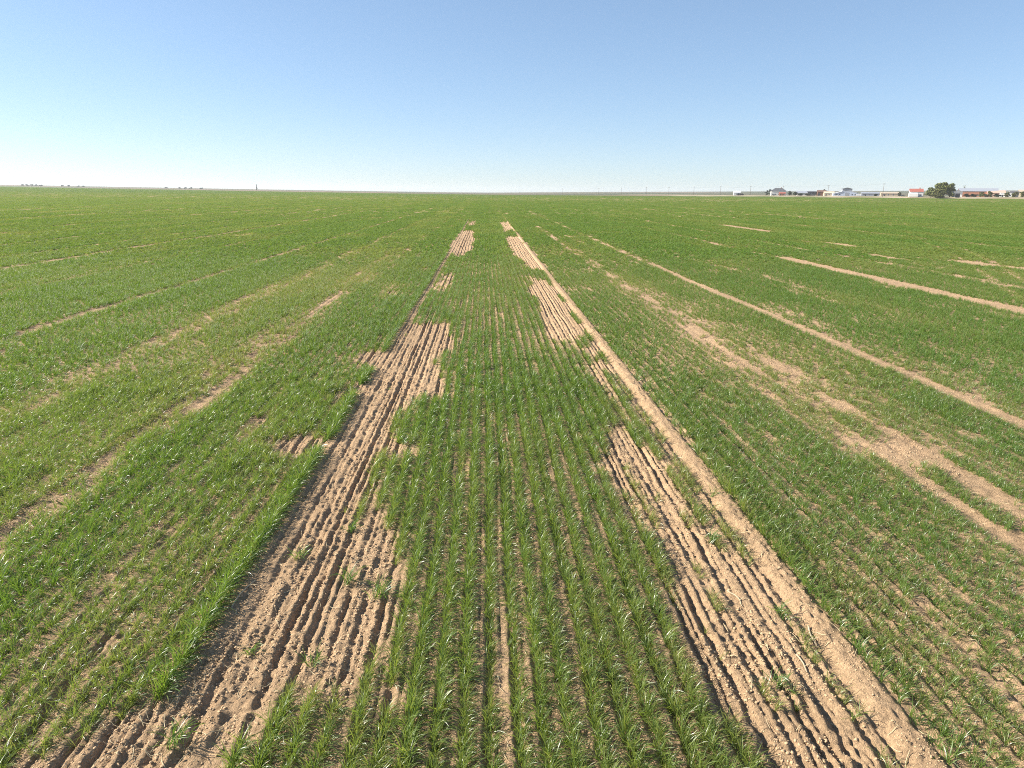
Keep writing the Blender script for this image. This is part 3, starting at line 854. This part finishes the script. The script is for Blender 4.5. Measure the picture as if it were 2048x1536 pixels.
def car(az, D, body, label, name='parked_car', s=1.0, rot=0):
    x, y = polar(az, D)
    root = empty(name, (x, y, tz(x, y)), -R(az) * .8 + R(rot))
    tag(root, label, 'car' if name == 'parked_car' else 'van', 'vehicles at the settlement')
    m_ = MB()
    if name == 'parked_car':
        m_.prism_x([(-.85, .3), (.85, .3), (.88, .8), (.8, .92), (-.8, .92), (-.88, .8)], -2.1 * s, 2.1 * s)
    else:
        m_.prism([(-2.6, .35), (2.6, .35), (2.65, 1.2), (1.9, 1.35), (1.5, 2.25), (-2.6, 2.3)], -.95, .95)
    m_.build('body', body, root)
    if name == 'parked_car':
        m_ = MB(); m_.prism([(-1.7, .93), (1.2, .93), (.6, 1.46), (-1.2, 1.46)], -.74, .74); m_.build('cabin', W['glass'], root)
    for sx in (-1, 1):
        for sy in (-1, 1):
            cx_ = sx * 1.3 * s
            m_ = MB(); m_.tube([(cx_, sy * .92, .34), (cx_, sy * .72, .34)], .34, 12); wl = m_.build('wheel', W['rubber'], root)
            m_ = MB(); m_.tube([(cx_, sy * .935, .34), (cx_, sy * .925, .34)], .2, 10); m_.build('rim', W['grey'], wl)
car(AZ(1571), 846, W['carw'], 'white car parked right of the grey-roofed white house')
car(AZ(1715), 800, W['carw'], 'white van parked at the right end of the pale barn', 'parked_van')
car(AZ(1672), 800, W['carw'], 'white car parked at the left wing of the pale barn')
car(AZ(1914), 628, W['dark'], 'dark car parked in front of the white garage')
car(AZ(1804), 700, W['dark'], 'dark car parked left of the red-roofed white house')
car(AZ(1481), 892, W['dark'], 'dark van parked right of the small white shed', 'parked_van')

# trees, bushes
leaf = {}
def foliage_mat(name, ca, cb):
    mt, t, b = new_mat(name)
    a = t.nodes.new('ShaderNodeAttribute'); a.attribute_name = 'blade'
    s_ = t.nodes.new('ShaderNodeSeparateColor'); t.links.new(a.outputs['Color'], s_.inputs['Color'])
    mx = t.nodes.new('ShaderNodeMix'); mx.data_type = 'RGBA'
    mx.inputs['A'].default_value = (*ca, 1); mx.inputs['B'].default_value = (*cb, 1)
    t.links.new(s_.outputs['Red'], mx.inputs['Factor']); t.links.new(mx.outputs['Result'], b.inputs['Base Color'])
    b.inputs['Roughness'].default_value = .6; b.inputs['Specular IOR Level'].default_value = .3
    return mt
LF = dict(green=foliage_mat('foliage_green', (.095, .12, .028), (.165, .18, .05)),
          dark=foliage_mat('foliage_dark', (.022, .035, .022), (.045, .06, .03)),
          olive=foliage_mat('foliage_olive', (.075, .085, .022), (.14, .14, .04)))

def crown_mesh(clumps, nleaf, size, seed, mat):
    """leaf faces spread through uneven clumps: (cx, cy, cz, rx, rz)"""
    r = np.random.default_rng(seed)
    Vs, As = [], []
    for (cx_, cy__, cz_, rx, rz) in clumps:
        n_ = nleaf
        d = r.normal(0, 1, (n_, 3)); d /= np.linalg.norm(d, axis=1)[:, None]
        rad = r.random(n_) ** .45
        lump = .75 + .5 * vnoise(d[:, 0] * 2 + seed, d[:, 1] * 2 + d[:, 2] * 1.7, 3)
        c = np.array([cx_, cy__, cz_]) + d * (rad * lump)[:, None] * np.array([rx, rx, rz])
        a = r.normal(0, 1, (n_, 3)); a /= np.linalg.norm(a, axis=1)[:, None]
        b_ = np.cross(a, r.normal(0, 1, (n_, 3))); b_ /= np.linalg.norm(b_, axis=1)[:, None]
        s_ = size * r.uniform(.5, 1.2, n_)[:, None]
        Vs.append(np.stack([c - a * s_, c + b_ * s_ * .55, c + a * s_, c - b_ * s_ * .55], 1).reshape(-1, 3))
        As.append(np.repeat(np.clip(r.random(n_) * .7 + r.random() * .3, 0, 1), 4))
    V = np.concatenate(Vs); A = np.concatenate(As)
    me = mesh_np('crown', V, np.arange(len(V)).reshape(-1, 4), mat)
    ca_ = me.color_attributes.new('blade', 'FLOAT_COLOR', 'POINT')
    ca_.data.foreach_set('color', np.stack([A, A, A, np.ones_like(A)], -1).astype(np.float32).ravel())
    return me

def tree(name, label, az, D, h, wd, mat, seed, group, cat='tree', trunk=True, nleaf=160, nclump=11, low=.25, size=None, slim=False):
    x, y = polar(az, D)
    root = empty(name, (x, y, tz(x, y) - .1), 0)
    tag(root, label, cat, group)
    r = np.random.default_rng(seed)
    cl_ = []
    for i in range(nclump):
        t_ = (i + .5) / nclump
        zc = h * (low + (.9 - low) * t_)
        half = wd / 2 * (1 - .75 * abs(t_ - .4) ** 1.3) * (1 if not slim else 1 - .7 * t_)
        a = r.uniform(0, 6.28)
        rx = half * r.uniform(.38, .6)
        cl_.append((math.cos(a) * (half - rx) * r.uniform(.5, 1.1), math.sin(a) * (half - rx) * r.uniform(.5, 1.1), zc, rx, h * r.uniform(.09, .15) * (1.3 if slim else 1)))
    link('crown', crown_mesh(cl_, nleaf, size or wd * .05, seed, mat), root)
    m_ = MB()
    tr_ = h * .028
    m_.tube([(0, 0, 0), (tr_ * .4, 0, h * .2), (-tr_ * .3, tr_ * .5, h * .45), (0, 0, h * .78)], [tr_ * 1.3, tr_, tr_ * .7, tr_ * .25], 8)
    m_.build('trunk', W['bark'], root, smooth=True)
    for c in cl_[1::2]:
        m_ = MB(); z0 = max(.12 * h, c[2] - h * .16)
        m_.tube([(0, 0, z0), (c[0] * .5, c[1] * .5, (z0 + c[2]) / 2 + h * .02), (c[0], c[1], c[2])], [tr_ * .5, tr_ * .35, tr_ * .15], 6)
        m_.build('limb', W['bark'], root, smooth=True)
    return root

G1 = 'leafy trees by the white house'
tree('leafy_tree', 'broad low green tree at the left of the big tree group', AZ(1860), 640, 9.5, 13, LF['green'], 11, G1, nleaf=330)
tree('leafy_tree', 'tallest green tree in the middle of the big tree group', AZ(1880), 645, 14.0, 15, LF['green'], 12, G1, nclump=16, nleaf=330)
tree('leafy_tree', 'green tree with an airy top at the right of the big tree group', AZ(1897), 640, 12.8, 10.5, LF['green'], 13, G1, nleaf=300, low=.15)
tree('leafy_tree', 'round olive green tree in front of the big tree group', AZ(1874), 625, 8, 13, LF['olive'], 14, G1, nleaf=300, low=.15)
tree('bare_tree', 'thin wispy tree rising behind the white garage', AZ(1925), 700, 12.0, 5, LF['olive'], 15, G1, nleaf=22)
G2 = 'bushes along the sandy verge'
lab = ['olive bush before the right end of the brick hall', 'second olive bush before the brick hall, next to the pink house', 'broad olive bush before the white cabin', 'dark olive bush before the flat grey shed', 'olive bush nearest the right picture edge']
for i, (px_, D, h, wd, mt_) in enumerate([(1960, 640, 4.6, 6.5, 'olive'), (1976, 642, 5.4, 7.5, 'olive'), (2012, 632, 4.2, 7, 'olive'), (2028, 635, 5.0, 7, 'olive'), (2041, 638, 5.2, 7, 'olive')]):
    tree('bush', lab[i], AZ(px_), D, h, wd, LF[mt_], 30 + i, G2, 'bush', low=.12, nclump=9)
lab = ['dark low hedge bush at the left front of the brick hall', 'dark low hedge bush at the middle front of the brick hall', 'dark low hedge bush at the right front of the brick hall', 'dark hedge bush at the foot of the pink house']
for i, (px_, D, h, wd) in enumerate([(1932, 644, 3.0, 7.5), (1945, 645, 2.8, 7.5), (1968, 646, 3.0, 8), (1992, 646, 2.8, 8)]):
    tree('hedge_bush', lab[i], AZ(px_), D, h, wd, LF['dark'], 40 + i, 'dark hedge before the brick hall', 'bush', low=.15, nclump=9)
G3 = 'dark trees around the far houses'
for i, (px_, D, h, wd, lb) in enumerate([
        (1531, 880, 6.5, 6, 'dark tree at the left of the grey-roofed white house'), (1538, 885, 8.0, 6, 'taller dark tree touching the left wall of the grey-roofed white house'),
        (1577, 850, 5.5, 7, 'dark tree just right of the white parked car'), (1588, 855, 4.5, 8, 'dark round tree left of the long white building'),
        (1600, 845, 2.8, 9, 'dark hedge before the long white building'), (1612, 846, 2.6, 7, 'dark hedge at the right end of the long white building'),
        (1630, 850, 4.5, 5, 'dark tree between slate shed and brown barn'), (1647, 850, 7.6, 9, 'dark rounded tree behind the brown barn'),
        (1750, 815, 2.4, 6, 'low dark bush at the foot of the blue-grey shed'), (1797, 720, 4.6, 6, 'dark bush between tan building and red-roofed house')]):
    tree('dark_tree', lb, AZ(px_), D, h, wd, LF['dark'], 50 + i, G3, low=.15, nclump=9, nleaf=120)

# trees on the far left horizon
far_lab = ['leftmost dark tree on the far left horizon', 'second dark tree on the far left horizon', 'third dark tree on the far left horizon', 'fourth dark tree on the far left horizon', 'smaller end tree of the long dark group on the far left horizon',
           'left tree of the small pair on the left horizon', 'right tree of the small pair on the left horizon', 'low lone tree right of the small pair on the left horizon', 'low wide tree next to the lone one on the left horizon',
           'first tree of the grey row left of the slim tree', 'second tree of the grey row left of the slim tree', 'third tree of the grey row left of the slim tree', 'fourth tree of the grey row left of the slim tree', 'last tree of the grey row, nearest the slim tree']
for i, (px_, h, wd) in enumerate([(43, 9, 17), (53, 9.5, 18), (62, 10, 18), (70, 10, 16), (80, 8, 16), (123, 8.5, 12), (136, 9, 13), (155, 7, 13), (165, 7, 14), (330, 8, 12), (357, 8, 14), (369, 9, 16), (380, 9, 16), (401, 8, 18)]):
    tree('distant_tree', far_lab[i], AZ(px_), 2500, h * .55, wd * .9, LF['dark'], 70 + i, 'dark trees on the left horizon', nclump=8, nleaf=90, low=.2, size=1.2)
tree('slim_tree', 'single slim dark tree standing alone on the left horizon', AZ(511), 2100, 17, 5.5, LF['dark'], 90, None, nclump=10, nleaf=90, low=.12, size=.9, slim=True)

# utility poles and wires
pole_spots = [(1763, 700, 13.2), (1653, 845, 12.5), (1563, 905, 12), (1498, 960, 12), (1438, 1015, 12), (1385, 1080, 12), (1335, 1150, 12), (1290, 1220, 12), (1240, 1310, 12), (1195, 1400, 12), (1122, 1560, 12)]
tops = []
plab = ['tall utility pole left of the low tan building', 'utility pole beside the dark brown barn', 'utility pole behind the grey-roofed white house', 'utility pole right of the small white shed', 'utility pole left of the small white shed']
for i, (px_, D, h) in enumerate(pole_spots):
    x, y = polar(AZ(px_), D)
    root = empty('utility_pole', (x, y, tz(x, y) - .2), R(-20))
    tag(root, plab[i] if i < 5 else ['first', 'second', 'third', 'fourth', 'fifth', 'last and farthest'][i - 5] + ' of the faint far utility poles, counted from the settlement', 'utility pole', 'utility poles along the far road')
    m_ = MB(); m_.tube([(0, 0, 0), (0, 0, h * .5), (0, 0, h)], [.2, .17, .13], 8); m_.build('pole', W['wood'], root, smooth=True)
    m_ = MB(); m_.box(-1.3, 1.3, -.08, .08, h - .7, h - .5); m_.build('crossarm', W['wood'], root)
    for s_ in (-1.1, 0, 1.1):
        m_ = MB(); zt = h - .5 if s_ else h
        m_.tube([(s_, 0, zt), (s_, 0, zt + .12), (s_, 0, zt + .28)], [.07, .09, .04], 6); m_.build('insulator', W['insul'], root)
    tops.append((Vector((x, y, tz(x, y) - .2 + h - .25)), R(-20)))
for i in range(len(tops) - 1):
    for s_, nm in ((-1.1, 'front'), (1.1, 'rear')):
        a = tops[i][0] + Vector((math.cos(R(-20)) * s_, math.sin(R(-20)) * s_, 0)); b_ = tops[i + 1][0] + Vector((math.cos(R(-20)) * s_, math.sin(R(-20)) * s_, 0))
        m_ = MB(); m_.tube([a + (b_ - a) * t_ - Vector((0, 0, 1.6 * 4 * t_ * (1 - t_))) for t_ in np.linspace(0, 1, 9)], .016, 5)
        o = m_.build('power_line', W['wire'], smooth=True)
        tag(o, '%s wire of the power line %s' % (nm, ['from the tall pole to the brown barn', 'from the brown barn to the grey-roofed house', 'just right of the small white shed', 'just left of the small white shed',
                'on the faint far poles, first span from the shed', 'on the faint far poles, second span from the shed', 'on the faint far poles, third span from the shed', 'on the faint far poles, fourth span from the shed',
                'on the faint far poles, second last span', 'on the faint far poles, last span'][i]), 'power line', 'power lines along the far road')

# ------------------------------------------------------------------ haze in the air
hz = MB(); hz.box(-6600, 6600, -600, 6600, -3, 42)
hmt = bpy.data.materials.new('haze'); hmt.use_nodes = True
ht = hmt.node_tree; ht.nodes.clear()
ho = ht.nodes.new('ShaderNodeOutputMaterial'); pv = ht.nodes.new('ShaderNodeVolumePrincipled')
pv.inputs['Color'].default_value = (.88, .93, 1, 1)
pv.inputs['Density'].default_value = 0.00009
pv.inputs['Anisotropy'].default_value = 0.2
ht.links.new(pv.outputs[0], ho.inputs['Volume'])
hmt.cycles.homogeneous_volume = True
tag(hz.build('haze', hmt), 'pale blue haze lying over the far fields', 'haze', kind='stuff')
